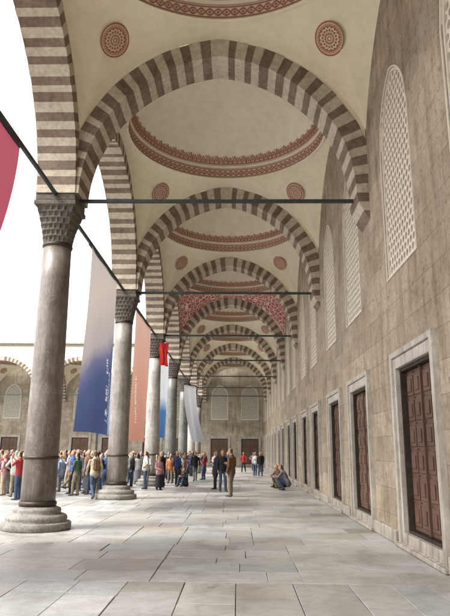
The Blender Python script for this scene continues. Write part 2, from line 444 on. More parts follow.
# ---------------------------------------------------------------- columns
def column(mat,r=.233):
    root=empty('column')
    mb=MB()
    mb.lathe([(r*1.0,.30),(r*1.01,.5),(r*.99,1.5),(r*.95,2.6),(r*.90,3.5),(r*.88,4.06)],56)
    mb.make('shaft',mat,smooth=True,parent=root)
    mb=MB()
    mb.lathe([(.455,0),(.465,.02),(.465,.085),(.45,.10),(.41,.105),(.40,.12),(.41,.14),(.405,.17),(.375,.195),(.33,.20),(.315,.225),(.32,.25),(.31,.275),(.275,.29),(r*1.06,.30)],56)
    mb.make('base',M['base'],smooth=True,parent=root)
    for (z,rr,h) in ((.30,r*1.06,.07),(.92,r*1.05,.05),(4.01,r*.93,.06)):
        mb=MB(); mb.lathe([(rr-.02,z),(rr,z+.006),(rr+.008,z+h/2),(rr,z+h-.006),(rr-.02,z+h)],48)
        mb.make('collar',M['bronze'],smooth=True,parent=root)
    z0,dz,nt_=4.07,.091,6
    rad_=[.216,.230,.246,.264,.282,.300,.314]
    v=[];f=[];seg=160;rings=[]
    def sqr(t,k):
        c=max(abs(math.cos(t)),abs(math.sin(t))); return (1-k)+k/c*.95
    for ti in range(nt_):
        z=z0+dz*ti; ra,rb=rad_[ti],rad_[ti+1]; n=20; ph=(ti%2)*.5
        for (fz,amp,frac) in ((0,.0,0),(.3,.085,.1),(.7,.085,.5),(.93,.02,.95),(1.0,.0,1.0)):
            ring=[]
            for j in range(seg):
                t=2*math.pi*j/seg
                s=abs(math.sin((t*n/2)+ph*math.pi))**.7
                k=(ti+fz)/nt_*.75
                rad=(ra+(rb-ra)*frac)*sqr(t,k)*(1-amp*s)
                ring.append((rad*math.cos(t),rad*math.sin(t),z+dz*fz-(.001 if fz==1 else 0)))
            rings.append(ring)
    for r_ in rings: v+=r_
    for i in range(len(rings)-1):
        for j in range(seg): f.append((i*seg+j,i*seg+(j+1)%seg,(i+1)*seg+(j+1)%seg,(i+1)*seg+j))
    mk('capital',v,f,M['capital'],parent=root)
    mb=MB(); mb.box(-.31,.31,-.31,.31,4.612,4.69,bev=.012); mb.box(-.295,.295,-.295,.295,4.692,ZS,bev=.01)
    mb.make('abacus',M['capital'],parent=root)
    return root
cA=column(M['col_a']); cB=column(M['col_b'],.228); cC=column(M['col_c'],.232); cD=column(M['col_d'],.228)
kinds={-2:cB,-1:cC,0:cA,1:cB,2:cD,3:cC,4:cC,5:cD,6:cB}
labs={id(cA):'brown-grey marble column with muqarnas capital and round base',id(cB):'grey veined marble column with muqarnas capital',id(cC):'dark green-grey marble column with carved capital',id(cD):'pale grey marble column with carved capital'}
used=set()
def placecol(src,loc):
    if id(src) in used: o=dup(src,loc)
    else: used.add(id(src)); o=src; o.location=Vector(loc)*U
    tag(o,labs[id(src)],'column','columns of the courtyard arcade'); return o
for k in KS: placecol(kinds[k],(XC,Yk(k),0))
for j in range(1,6): placecol([cD,cB,cD,cD,cB][j-1],(XC-BAY*j,Yk(6),0))

# ---------------------------------------------------------------- walls with openings
WA=.64; WZ0=3.22; WZ1=5.85; WC=.25
def wz(x,a=WA,c=WC):
    Rr=a+c; return math.sqrt(max(0,Rr*Rr-(abs(x)+c)**2))
WR=wz(0)
def wall(name,s0,s1,z1,ops,mapf,mats,parent=None):
    mb=MB()
    S=sorted({s0,s1}|{o['s0'] for o in ops}|{o['s1'] for o in ops})
    Z=sorted({0,z1}|{o['z0'] for o in ops}|{o['z1'] for o in ops})
    for i in range(len(S)-1):
        for j in range(len(Z)-1):
            cs=(S[i]+S[i+1])/2; cz=(Z[j]+Z[j+1])/2
            if any(o['s0']<cs<o['s1'] and o['z0']<cz<o['z1'] for o in ops): continue
            mb.quad(mapf(S[i],Z[j],0),mapf(S[i+1],Z[j],0),mapf(S[i+1],Z[j+1],0),mapf(S[i],Z[j+1],0))
    for o in ops:
        a,b,c,d=o['s0'],o['s1'],o['z0'],o['z1']; D=o['d']
        if o.get('arch'):
            m=(a+b)/2; n=20; zs=d-WR
            xs=[-WA+2*WA*i/n for i in range(n+1)]
            for i in range(n):
                p=(m+xs[i],zs+wz(xs[i])); q=(m+xs[i+1],zs+wz(xs[i+1]))
                mb.quad(mapf(p[0],p[1],0),mapf(q[0],q[1],0),mapf(q[0],d,0),mapf(p[0],d,0))
                mb.quad(mapf(p[0],p[1],0),mapf(q[0],q[1],0),mapf(q[0],q[1],D),mapf(p[0],p[1],D),1)
            mb.quad(mapf(a,c,0),mapf(a,zs,0),mapf(a,zs,D),mapf(a,c,D),1)
            mb.quad(mapf(b,c,0),mapf(b,zs,0),mapf(b,zs,D),mapf(b,c,D),1)
            mb.quad(mapf(a,c,0),mapf(b,c,0),mapf(b,c,D),mapf(a,c,D),1)
        elif D>0:
            for p,q in (((a,c),(a,d)),((b,c),(b,d)),((a,c),(b,c)),((a,d),(b,d))):
                mb.quad(mapf(*p,0),mapf(*q,0),mapf(*q,D),mapf(*p,D),1)
    return mb.make(name,mats)
def window_obj():
    HHt=WZ1-WZ0; zs=HHt-WR
    w=.118; Rh=w/math.sqrt(3); mb=MB()
    row=0; z=0.0
    dy=.03; dep=.03
    while z<HHt+.1:
        off=(row%2)*w/2
        for i in range(-7,8):
            x=i*w+off
            if abs(x)>WA+.045: continue
            if z>zs and z>zs+wz(min(abs(x),WA))+.06: continue
            H=[(x+Rh*math.sin(math.pi/3*k),z+Rh*math.cos(math.pi/3*k)) for k in range(6)]
            I=[(x+Rh*.68*math.sin(math.pi/3*k),z+Rh*.68*math.cos(math.pi/3*k)) for k in range(6)]
            for k in range(6):
                k2=(k+1)%6
                mb.quad((H[k][0],dy,H[k][1]),(H[k2][0],dy,H[k2][1]),(I[k2][0],dy,I[k2][1]),(I[k][0],dy,I[k][1]))
                mb.quad((I[k][0],dy,I[k][1]),(I[k2][0],dy,I[k2][1]),(I[k2][0],dy+dep,I[k2][1]),(I[k][0],dy+dep,I[k][1]))
        z+=Rh*1.5; row+=1
    o=mb.make('window',M['lattice'])
    n=16; xs=[-WA+2*WA*i/n for i in range(n+1)]
    pts=[(-WA-.02,.07,-.02),(WA+.02,.07,-.02)]+[(x,.07,zs+wz(x)) for x in reversed(xs)]
    mk('pane',pts,[tuple(range(len(pts)))],M['holepane'],parent=o)
    mb=MB()
    def outline(g):
        pts=[(-WA-g,-g)]
        for i in range(n+1):
            x=-WA+2*WA*i/n
            nn=Vector((x+(WC if x>0 else -WC if x<0 else 0),wz(x))); nn=nn.normalized() if nn.length>0 else Vector((0,1))
            if abs(x)<1e-6: nn=Vector((0,1))
            pts.append((x+nn.x*g,zs+wz(x)+nn.y*g))
        pts.append((WA+g,-g)); return pts
    def band(ga,gb,ya,yb):
        A=outline(ga); B=outline(gb); m=len(A)
        for i in range(m):
            j=(i+1)%m
            mb.quad((A[i][0],ya,A[i][1]),(A[j][0],ya,A[j][1]),(B[j][0],yb,B[j][1]),(B[i][0],yb,B[i][1]))
    band(-.035,0.0,.012,.012); band(-.035,-.035,.012,.05)
    band(0.001,.001,-.012,.02); band(.001,.022,-.012,-.012); band(.022,.022,-.012,.0)
    mb.make('frame',M['lattice'],parent=o)
    return o
DH=2.16
OW=.655; OZ0=.16; OZ1=2.03
def lower_obj(wood,depth):
    o=empty('shuttered_window')
    mb=MB()
    def surround(a0,a1,z0a,z1a,z0b,z1b,y0,y1,mi=0):
        mb.box(-a1,-a0,y0,y1,z0a,z1b,mi,bev=.006); mb.box(a0,a1,y0,y1,z0a,z1b,mi,bev=.006)
        mb.box(-a0+.0005,a0-.0005,y0,y1,z1a,z1b,mi,bev=.006)
        mb.box(-a0+.0005,a0-.0005,y0,y1,z0a,z0b,mi,bev=.006)
    surround(OW,.74,.0,OZ1,OZ0,DH,-.035,.20)
    surround(.742,.83,.0,DH+.002,.05,DH+.07,-.06,.02)
    mb.make('frame',M['frame'],parent=o)
    # added dark strips that put the reveal's shade inside the stone frame
    mb=MB(); surround(OW-.035,OW-.001,OZ0+.002,OZ1-.04,OZ0+.035,OZ1-.002,.015,.16)
    mb.make('shade_lining',M['bronze'],parent=o)
    mb=MB(); mb.box(-.88,.88,-.10,.0,.0,.045,bev=.008); mb.make('sill',M['frame'],parent=o)
    OL=OW-.037; zb=OZ0+.037; zt=OZ1-.042
    def leaf(side):
        mb=MB(); w=OL-.002; h=zt-zb-.004
        mb.box(0,w,0,.04,0,h,bev=.004)
        nrow=6
        for r_ in range(nrow):
            z0=.05+r_*(h-.06)/nrow; z1=z0+(h-.06)/nrow-.05
            for c in range(2):
                x0=.05+c*(w-.06)/2; x1=x0+(w-.06)/2-.045
                mb.box(x0,x1,-.014,.005,z0,z1,bev=.008)
                mb.box(x0+.045,x1-.045,-.026,-.0145,z0+.045,z1-.045,bev=.006)
                for sx in (x0-.022,x1+.022):
                    mb.box(sx-.010,sx+.010,-.012,.001,z1+.014,z1+.034,bev=.004)
        l=mb.make('shutter',wood,parent=o)
        l.location=Vector((-OL if side<0 else OL,depth,zb+.002))*U
        if side>0: l.scale=(-1,1,1)
        return l
    leaf(-1); leaf(1)
    mb=MB(); mb.box(-.014,.014,depth-.03,depth-.001,zb+.003,zt-.003,bev=.004); mb.make('meeting_strip',wood,parent=o)
    mb=MB(); mb.box(-OW-.02,OW+.02,.185,.19,.1,OZ1+.02); mb.make('dark_backing',M['dark'],parent=o)
    return o
ops=[]; cl=[]; cu=[]
for k in range(-2,7):
    cl+=[Yk(k)+1.05,Yk(k)+3.5]; cu+=[Yk(k)+1.25,Yk(k)+3.75]
for c in cu: ops.append(dict(s0=c-WA,s1=c+WA,z0=WZ0,z1=WZ1,d=.1,arch=True))
ol=[dict(s0=c-.745,s1=c+.745,z0=.003,z1=DH,d=.22) for c in cl]
def wall2(name,s0,s1,z1,olow,oup,mapf,mats):
    zsplit=2.6
    a=wall('tmp',s0,s1,zsplit,olow,mapf,mats); b=wall('tmp',s0,s1,z1,[dict(s0=s0,s1=s1,z0=0,z1=zsplit,d=0)]+oup,mapf,mats)
    bm=bmesh.new(); bm.from_mesh(a.data); bm.from_mesh(b.data)
    dead=[f for f in bm.faces if f.calc_area()<1e-6]
    bmesh.ops.delete(bm,geom=dead,context='FACES')
    me=bpy.data.meshes.new(name); bm.to_mesh(me); bm.free()
    for m_ in mats: me.materials.append(m_)
    bpy.data.objects.remove(a); bpy.data.objects.remove(b)
    o=bpy.data.objects.new(name,me); COL.objects.link(o); return o
WallR=wall2('stone_wall',-8,YE+.5,8.4,ol,ops,lambda s,z,d:(XW+d,s,z),[M['wallY'],M['reveal']])
tag(WallR,'long tan-brown ashlar mosque wall with lattice and shuttered windows','wall')
w0=window_obj(); f0=lower_obj(M['wood'],.085); f1=lower_obj(M['wood2'],.075)
def put(src,first,parent,loc,rot):
    o=src if first else dup(src)
    o.parent=parent; o.location=Vector(loc)*U; o.rotation_euler=(0,0,rot); return o
for i,c in enumerate(cu): put(w0,i==0,WallR,(XW,c,WZ0),-math.pi/2)
for i,c in enumerate(cl):
    if i%3==1: put(f1,i==1,WallR,(XW,c,0.003),-math.pi/2)
    else: put(f0,i==0,WallR,(XW,c,0.003),-math.pi/2)
mb=MB()
edges=[-8]+sum([[c-.89,c+.89] for c in cl],[])+[YE]
for i in range(0,len(edges),2): mb.box(XW-.07,XW+.05,edges[i],edges[i+1],.002,.16,bev=.012)
mb.make('plinth',M['frame'],parent=WallR)
ec=[]
for j in range(0,6):
    for q in (-1.17,1.17): ec.append((CX if j==0 else XC-BAY*(j-.5))+q)
WallE=wall2('stone_wall',XC-BAY*5.5,XW+.6,8.4,[dict(s0=c-.745,s1=c+.745,z0=.003,z1=DH,d=.22) for c in ec],
   [dict(s0=c-WA,s1=c+WA,z0=WZ0+.25,z1=WZ1+.25,d=.1,arch=True) for c in ec],lambda s,z,d:(s,YE+d,z),[M['wallX'],M['reveal']])
tag(WallE,'haze-paled tan stone wall closing the portico with lattice windows','wall')
for i,c in enumerate(ec):
    w_=put(w0,False,WallE,(c,YE,WZ0+.25),0)
    for q in [w_]+[x for x in w_.children if x.name.startswith('frame')]:
        q.material_slots[0].link='OBJECT'; q.material_slots[0].material=M['lattice2']
    put(f1,False,WallE,(c,YE,.003),0)

# ---------------------------------------------------------------- ground + paving
def slabs(name,X0,X1,Y0_,Y1_,seed,tone):
    rr=random.Random(seed); v=[];f=[];cols=[]
    def one(xa,xb,ya,yb):
        g=rr.uniform(.0015,.0075)
        n=len(v); z=rr.uniform(-.004,.003); ch=.005
        tl=[rr.uniform(-.0022,.0022) for _ in range(4)]
        j=[rr.uniform(-.004,.004) for _ in range(8)]
        a=[(xa+g+j[4],ya+g+j[0]),(xb-g+j[5],ya+g+j[1]),(xb-g+j[6],yb-g+j[2]),(xa+g+j[7],yb-g+j[3])]
        sg=[(1,1),(-1,1),(-1,-1),(1,-1)]
        for q in range(4): v.append((a[q][0]+sg[q][0]*ch,a[q][1]+sg[q][1]*ch,z+tl[q]))
        for q in range(4): v.append((a[q][0],a[q][1],z+tl[q]-.005))
        for q in range(4): v.append((a[q][0],a[q][1],-.03))
        fs=[(n,n+1,n+2,n+3)]
        for q in range(4):
            q2=(q+1)%4
            fs.append((n+4+q,n+4+q2,n+q2,n+q)); fs.append((n+8+q,n+8+q2,n+4+q2,n+4+q))
        f.extend(fs)
        t=rr.gauss(0,1); wm=rr.gauss(.005,.010)
        if rr.random()<.09: t-=2.6; wm+=.010
        b=min(.46,max(.19,tone+t*.030))
        cols.extend([(b+wm,b+.002,b-.008-wm,1)]*len(fs))
    y=Y0_
    while y<Y1_-.05:
        H_=rr.uniform(2.0,3.6)
        if Y1_-y-H_<1.5: H_=Y1_-y
        x=X0
        while x<X1-.05:
            W=rr.uniform(1.3,3.0)
            if X1-x-W<1.2: W=X1-x
            h=H_
            if rr.random()<.42:
                n=max(1,round(h/rr.uniform(.6,.95))); cuts=[y+h*i/n+(rr.uniform(-.12,.12) if 0<i<n else 0) for i in range(n+1)]
                for a,b in zip(cuts[:-1],cuts[1:]):
                    xx=x
                    while xx<x+W-.01:
                        l=rr.uniform(.8,1.8)
                        if x+W-xx-l<.45: l=x+W-xx
                        one(xx,xx+l,a,b); xx+=l
            else:
                n=max(1,round(W/rr.uniform(.6,.95))); cuts=[x+W*i/n+(rr.uniform(-.1,.1) if 0<i<n else 0) for i in range(n+1)]
                for a,b in zip(cuts[:-1],cuts[1:]):
                    yy=y
                    while yy<y+h-.01:
                        l=rr.uniform(.8,2.1)
                        if y+h-yy-l<.45: l=y+h-yy
                        one(a,b,yy,yy+l); yy+=l
            x+=W
        y+=H_
    o=mk(name,v,f,M['paving'],scale=1)
    me=o.data; ca=me.color_attributes.new('tint','FLOAT_COLOR','CORNER')
    arr=np.zeros((len(me.loops),4),dtype=np.float32)
    ls=np.zeros(len(me.polygons),dtype=np.int32); lt=np.zeros(len(me.polygons),dtype=np.int32)
    me.polygons.foreach_get('loop_start',ls); me.polygons.foreach_get('loop_total',lt)
    for i in range(len(f)): arr[ls[i]:ls[i]+lt[i]]=cols[i]
    ca.data.foreach_set('color',arr.ravel())
    o['kind']='structure'; return o
slabs('portico_pavement',(XC-.62)*U,XW*U,-7*U,YE*U,23,.365)
slabs('courtyard_pavement',-34*U,(XC-.63)*U,-7*U,YE*U,5,.36)
g=mk('ground',[(-300,-200,-.016),(300,-200,-.016),(300,400,-.016),(-300,400,-.016)],[(0,1,2,3)],M['ground'],scale=1); g['kind']='structure'

# ---------------------------------------------------------------- banners
def banner_mat(name,cols,diag=.0):
    m,nt,N,L,b=base_mat(name); uv=N.new('ShaderNodeTexCoord').outputs['UV']
    sp=N.new('ShaderNodeSeparateXYZ'); L.new(uv,sp.inputs[0])
    ma=N.new('ShaderNodeMath'); ma.operation='MULTIPLY_ADD'; L.new(sp.outputs[0],ma.inputs[0]); ma.inputs[1].default_value=diag; L.new(sp.outputs[1],ma.inputs[2])
    nz=noise(nt,uv,3,4,.6,1)
    m2=N.new('ShaderNodeMath'); m2.operation='MULTIPLY_ADD'; L.new(nz,m2.inputs[0]); m2.inputs[1].default_value=.12; L.new(ma.outputs[0],m2.inputs[2])
    c=ramp(nt,m2.outputs[0],cols); L.new(c,b.inputs['Base Color']); b.inputs['Roughness'].default_value=.6
    tr=N.new('ShaderNodeBsdfTranslucent'); L.new(c,tr.inputs['Color'])
    mx=N.new('ShaderNodeMixShader'); mx.inputs[0].default_value=.3
    out=[n for n in N if n.type=='OUTPUT_MATERIAL'][0]
    L.new(b.outputs[0],mx.inputs[1]); L.new(tr.outputs[0],mx.inputs[2]); L.new(mx.outputs[0],out.inputs['Surface'])
    return m
bmw=banner_mat('pale_banner_print',[(0,(.66,.65,.64)),(1,(.72,.71,.70))])
def banner(y0,y1,ztop,zbot,mat,label,swing=0,x=XC,marks=None,wave=.05,seed=0,xs=0,freq=5,pole=True):
    def P(s,t,off=0):
        wv=wave*math.sin(freq*s+seed+2.2*t)*(.25+t)+wave*.4*math.sin(freq*2.2*s-3*t+seed)
        return (x+wv-swing*t*t+off+xs*s, y0+(y1-y0)*s+.03*math.sin(3*t+seed), ztop+(zbot-ztop)*t+.02*math.sin(4*s)*t)
    ns,ntt=(28,40) if not marks else (130,420)
    v=[];f=[];mi=[]
    for i in range(ntt+1):
        for j in range(ns+1): v.append(P(j/ns,i/ntt))
    boxes=[]
    if marks:
        rr=random.Random(seed)
        for (sc,t0,t1,w,lh) in marks:
            t=t0
            while t<t1:
                l=rr.uniform(.7,1.15)*lh; k=.24; kind=rr.randint(0,6); sk_=rr.random()>.86
                if not sk_:
                    q=lambda sa,sb,ta,tb: boxes.append((sc+w*sa,sc+w*sb,t+l*ta,t+l*tb))
                    if kind!=5: q(0,1,0,k)
                    if kind in (0,1,3,5): q(0,1,1-k,1)
                    if kind in (0,2,6): q(0,.24,k,1-k)
                    if kind in (1,3,4): q(.76,1,k,1-k)
                    if kind in (2,3,5,6): q(.38,.62,0,1)
                t+=l+lh*.4
    grid=np.zeros((ntt,ns),dtype=np.int32)
    for (a,b,c,d) in boxes:
        grid[int(round(c*ntt)):max(int(round(c*ntt))+1,int(round(d*ntt))),int(round(a*ns)):max(int(round(a*ns))+1,int(round(b*ns)))]=1
    for i in range(ntt):
        for j in range(ns):
            f.append((i*(ns+1)+j,i*(ns+1)+j+1,(i+1)*(ns+1)+j+1,(i+1)*(ns+1)+j))
    mi=grid.ravel()
    o=mk('banner',v,f,[mat,bmw],mi,smooth=True)
    uvl=o.data.uv_layers.new(name='UVMap')
    idx=np.zeros(len(o.data.loops),dtype=np.int32); o.data.loops.foreach_get('vertex_index',idx)
    uvs=np.stack([(idx%(ns+1))/ns,1-(idx//(ns+1))/ntt],1).astype(np.float32); uvl.data.foreach_set('uv',uvs.ravel())
    tag(o,label,'banner')
    if pole:
        mb=MB()
        if xs==0: mb.box(x-.03,x+.03,y0-.03,y1+.03,ztop-.02,ztop+.04,bev=.01)
        else:
            a=Vector(P(0,0)); b_=Vector(P(1,0)); d_=(b_-a).normalized()*.04; n_=Vector((-d_.y,d_.x,0)).normalized()*.025
            A=[a-d_-n_,b_+d_-n_,b_+d_+n_,a-d_+n_]
            lo=[tuple(p_+Vector((0,0,-.02))) for p_ in A]; hi=[tuple(p_+Vector((0,0,.03))) for p_ in A]
            mb.poly(lo); mb.poly(hi)
            for i in range(4): mb.quad(lo[i],lo[(i+1)%4],hi[(i+1)%4],hi[i])
        mb.make('hanging_pole',M['iron'],parent=o)
    return o
bm1=banner_mat('maroon_pink_banner',[(0,(.26,.045,.075)),(.7,(.32,.06,.10)),(1,(.36,.08,.12))])
bm2=banner_mat('greybeige_navy_banner',[(.0,(.04,.06,.15)),(.22,(.06,.085,.20)),(.32,(.13,.14,.25)),(.42,(.38,.345,.35)),(.75,(.50,.44,.41)),(1,(.46,.42,.41))],-.28)
bm3=banner_mat('salmon_banner',[(0,(.44,.20,.14)),(.5,(.55,.29,.21)),(1,(.56,.37,.31))])
bm4=banner_mat('blue_white_banner',[(0,(.03,.10,.28)),(.35,(.05,.17,.4)),(.5,(.6,.65,.7)),(1,(.65,.68,.72))])
bm5=banner_mat('grey_banner',[(0,(.40,.42,.46)),(1,(.60,.61,.64))])
bm6=banner_mat('red_banner',[(0,(.42,.04,.04)),(1,(.5,.06,.05))])
bm7=banner_mat('pale_blue_banner',[(0,(.12,.28,.5)),(.3,(.3,.45,.62)),(1,(.5,.6,.7))])
banner(4.0,6.8,4.76,1.5,bm1,'maroon-pink cloth banner hanging from iron tie bar',swing=1.25,seed=1)
banner(10.5,12.9,4.76,1.36,bm2,'beige-grey and navy cloth banner with pale vertical lettering',seed=2,marks=[(.74,.55,.93,.075,.013),(.87,.62,.93,.045,.009)],swing=0.02,wave=.045)
banner(15.6,18.2,4.76,1.3,bm3,'pale salmon cloth banner hanging between columns',seed=3,marks=[(.25,.5,.85,.07,.013)])
banner(19.95,20.75,3.9,2.1,bm6,'narrow red banner beside the salmon one',seed=13,x=XC-.3)
banner(21.2,23.4,4.76,1.5,bm4,'blue and white cloth banner hanging between columns',seed=4)
banner(26.6,27.4,3.95,1.45,bm5,'pale grey cloth banner swinging inside the portico',seed=6,swing=-.35,xs=.50,x=XC+.36)
st=banner(18.4,18.7,3.3,1.5,bm7,'pale blue banner on two poles in courtyard',seed=9,x=-4.22,wave=.02,xs=.55,pole=False)
mb=MB()
for yy,xx_ in ((18.38,-4.25),(18.72,-3.64)): mb.box(xx_-.025,xx_+.025,yy-.025,yy+.025,0,3.4,bev=.008)
mb.make('pole',M['iron'],parent=st)
fl=banner(19.3,19.42,4.5,3.75,flat('red_flag_cloth',(.60,.03,.025),.6),'small limp folded red flag hanging from the tie bar',seed=4,x=XC+.2,wave=.05,xs=.26,freq=13,pole=False)

# ---------------------------------------------------------------- people
def frames(path,ref):
    P=[Vector(p) for p in path]; out=[]
    for i,p in enumerate(P):
        a=P[max(0,i-1)]; b=P[min(len(P)-1,i+1)]; t=(b-a).normalized()
        s=Vector(ref)-t*Vector(ref).dot(t)
        if s.length<1e-3: s=Vector((0,1,0))-t*t.y
        s.normalize(); out.append((p,s,t.cross(s)))
    return out
class Body:
    def __init__(s): s.v=[];s.f=[];s.sp=[]
    def loft(s,path,rx,ry,ref,tg,seg=14,cap=True):
        P=[Vector(p) for p in path]; rx=list(rx); ry=list(ry)
        if cap:
            d0=(P[0]-P[1]).normalized(); d1=(P[-1]-P[-2]).normalized()
            e0=min(rx[0],ry[0]); e1=min(rx[-1],ry[-1])
            P=[P[0]+d0*e0*.9,P[0]+d0*e0*.6]+P+[P[-1]+d1*e1*.6,P[-1]+d1*e1*.9]
            rx=[rx[0]*.35,rx[0]*.78]+rx+[rx[-1]*.78,rx[-1]*.35]
            ry=[ry[0]*.35,ry[0]*.78]+ry+[ry[-1]*.78,ry[-1]*.35]
        F=frames(P,ref); n=len(s.v); prev=None
        for (p,a,b),x,y in zip(F,rx,ry):
            ring=[]
            for j in range(seg):
                t=2*math.pi*j/seg; q=p+a*(x*math.cos(t))+b*(y*math.sin(t)); s.v.append(tuple(q)); ring.append(q)
            for q in ring: s.sp.append((tuple(q),tg))
            if prev:
                gap=(p-prev[0]).length; ns=int(gap/.02)
                for k in range(1,ns):
                    f=k/ns
                    for j in range(seg): s.sp.append((tuple(prev[1][j].lerp(ring[j],f)),tg))
            prev=(p,ring)
        m=len(F)
        for i in range(m-1):
            for j in range(seg): s.f.append((n+i*seg+j,n+i*seg+(j+1)%seg,n+(i+1)*seg+(j+1)%seg,n+(i+1)*seg+j))
        s.f.append(tuple(n+j for j in reversed(range(seg)))); s.f.append(tuple(n+(m-1)*seg+j for j in range(seg)))
SK,HR,TP,TRS,SH,EY=range(6)
def person_mesh(name,J,st):
    B=Body(); V=Vector
    g=lambda k:V(J[k])
    pel,ch,nk,hd=g('pelvis'),g('chest'),g('neck'),g('head')
    fat=st.get('fat',1.0); jk=st.get('jacket',.012)
    d=(pel-ch).normalized()
    hem=pel+d*st.get('hem',.06)
    pts=[hem,pel,pel.lerp(ch,.45),ch,ch.lerp(nk,.62),nk.lerp(ch,.05)]
    rx=[.165,.168,.148,.172,.165,.085]; ry=[.122,.125,.108,.125,.105,.07]
    B.loft(pts,[(x+jk)*fat for x in rx],[(y+jk)*fat for y in ry],(1,0,0),TP,24)
    if not st.get('skirt'):
        B.loft([pel+d*.10,pel],[.155,.15],[.115,.115],(1,0,0),TRS,18)
    B.loft([nk-V((0,0,.02)),nk.lerp(hd,.6)],[.056,.052],[.058,.055],(1,0,0),SK,12)
    up=(hd-nk).normalized(); up=(up+V((0,0,1))).normalized()
    fw=V(J.get('face',(0,1,0))).normalized(); fw=(fw-up*fw.dot(up)).normalized(); sd=fw.cross(up)
    H=lambda x,y,z: hd+sd*x+fw*y+up*z
    B.loft([H(0,.035,-.105),H(0,.022,-.075),H(0,.012,-.03),H(0,.004,.02),H(0,-.004,.065),H(0,-.01,.095)],[.036,.056,.07,.074,.066,.042],[.035,.062,.08,.088,.078,.05],tuple(sd),SK,18)
    B.loft([H(0,.095,.015),H(0,.112,-.022)],[.009,.015],[.009,.012],tuple(sd),SK,8)
    for s_ in (1,-1):
        B.loft([H(.076*s_,-.005,-.025),H(.082*s_,-.012,.018)],[.008,.011],[.014,.019],tuple(fw),SK,8)
        B.loft([H(.030*s_,.082,.008),H(.034*s_,.082,.009)],[.009,.009],[.009,.009],tuple(up),EY,8)
    B.loft([H(-.02,.088,-.058),H(.02,.088,-.058)],[.005,.005],[.007,.007],tuple(up),EY,8)
    if st.get('scarf'):
        B.loft([H(0,-.03,-.16),H(0,-.03,-.08),H(0,-.02,0),H(0,-.012,.06),H(0,-.012,.105)],[.11,.092,.089,.08,.052],[.085,.075,.088,.092,.062],tuple(sd),HR,18)
    else:
        B.loft([H(0,-.045,-.05),H(0,-.032,.0),H(0,-.018,.05),H(0,-.008,.088),H(0,-.01,.108)],[.056,.074,.08,.07,.045],[.042,.064,.084,.078,.05],tuple(sd),HR,18)
        if st.get('long'):
            B.loft([H(0,-.06,-.2),H(0,-.068,-.1),H(0,-.05,.0)],[.07,.08,.074],[.025,.035,.05],tuple(sd),HR,14)
    sleeve=st.get('sleeve',1)
    for s_,q in ((1,'R'),(-1,'L')):
        sh,el,wr=g('sh'+q),g('el'+q),g('wr'+q)
        r=.012 if jk>.015 else 0.004
        B.loft([sh.lerp(ch,.12),sh,sh.lerp(el,.5),el],[.05+r,.056+r,.048+r,.042+r],[.055+r,.06+r,.05+r,.042+r],(1,0,0),TP,12)
        fa=TP if sleeve else SK; rr=r+.003 if sleeve else -.002
        B.loft([el,el.lerp(wr,.35),wr],[.042+rr,.041+rr,.029+rr],[.042+rr,.041+rr,.027+rr],(1,0,0),fa,12)
        hdv=V(J.get('hd'+q,tuple((wr-el)))).normalized()
        pn=V(J.get('pn'+q,(-s_,0,0))); pn=(pn-hdv*pn.dot(hdv)).normalized()
        wd=hdv.cross(pn).normalized()
        if wd.dot(V((0,1,0)))<0: wd=-wd
        B.loft([wr-hdv*.01,wr+hdv*.03,wr+hdv*.085],[.026,.036,.038],[.019,.016,.013],tuple(wd),SK,12)
        for fi,(o,l) in enumerate(((.029,.068),(.010,.077),(-.009,.072),(-.028,.056))):
            b0=wr+hdv*.075+wd*o; b1=b0+(hdv*.93+pn*.25+wd*o*.9).normalized()*l*.5; b2=b1+(hdv*.7+pn*.7).normalized()*l*.5
            B.loft([b0,b1,b2],[.0095,.009,.0075],[.0095,.009,.0075],tuple(wd),SK,8)
        b0=wr+hdv*.025+wd*.026; b1=b0+(hdv*.6+wd*.75+pn*.2).normalized()*.035; b2=b1+(hdv*.9+wd*.25+pn*.3).normalized()*.03
        B.loft([b0,b1,b2],[.013,.011,.009],[.013,.011,.009],tuple(pn),SK,8)
        hp,kn,an=g('hip'+q),g('kn'+q),g('an'+q)
        B.loft([hp,hp.lerp(kn,.45),kn,kn.lerp(an,.35),kn.lerp(an,.85),an],[.09,.08,.064,.066,.055,.056],[.102,.09,.068,.07,.058,.058],(1,0,0),TRS,14)
        td=V(J.get('toe'+q,(.12*s_,1,0))).normalized()
        B.loft([an+td*-.05+V((0,0,-.045)),an+V((0,0,-.04)),an+td*.09+V((0,0,-.052)),an+td*.165+V((0,0,-.056))],[.034,.042,.047,.036],[.032,.042,.03,.022],(1,0,0) if abs(td.x)<.8 else (0,1,0),SH,12)
    if st.get('skirt'):
        zb=st['skirt']; c=(g('anL')+g('anR'))/2
        B.loft([V((c.x,c.y,zb)),V((c.x,c.y,zb)).lerp(pel,.5),pel],[.23,.19,.165],[.2,.16,.13],(1,0,0),TRS,24,cap=False)
    me=bpy.data.meshes.new('tmp'); me.from_pydata(B.v,[],B.f); me.update()
    ob=bpy.data.objects.new('tmp',me); COL.objects.link(ob)
    md=ob.modifiers.new('r','REMESH'); md.mode='VOXEL'; md.voxel_size=.0105; md.use_smooth_shade=True
    sm=ob.modifiers.new('s','SMOOTH'); sm.factor=.5; sm.iterations=2
    tx=bpy.data.textures.new('wr','CLOUDS'); tx.noise_scale=.09
    dm=ob.modifiers.new('d','DISPLACE'); dm.texture=tx; dm.strength=.014; dm.mid_level=.5
    dg=bpy.context.evaluated_depsgraph_get(); ev=ob.evaluated_get(dg)
    out=bpy.data.meshes.new_from_object(ev); out.name=name
    bpy.data.objects.remove(ob)
    kd=KDTree(len(B.sp))
    for i,(p,t) in enumerate(B.sp): kd.insert(p,i)
    kd.balance()
    tg=np.zeros(len(out.vertices),dtype=int)
    for i,vv in enumerate(out.vertices): tg[i]=B.sp[kd.find(vv.co)[1]][1]
    mi=[]
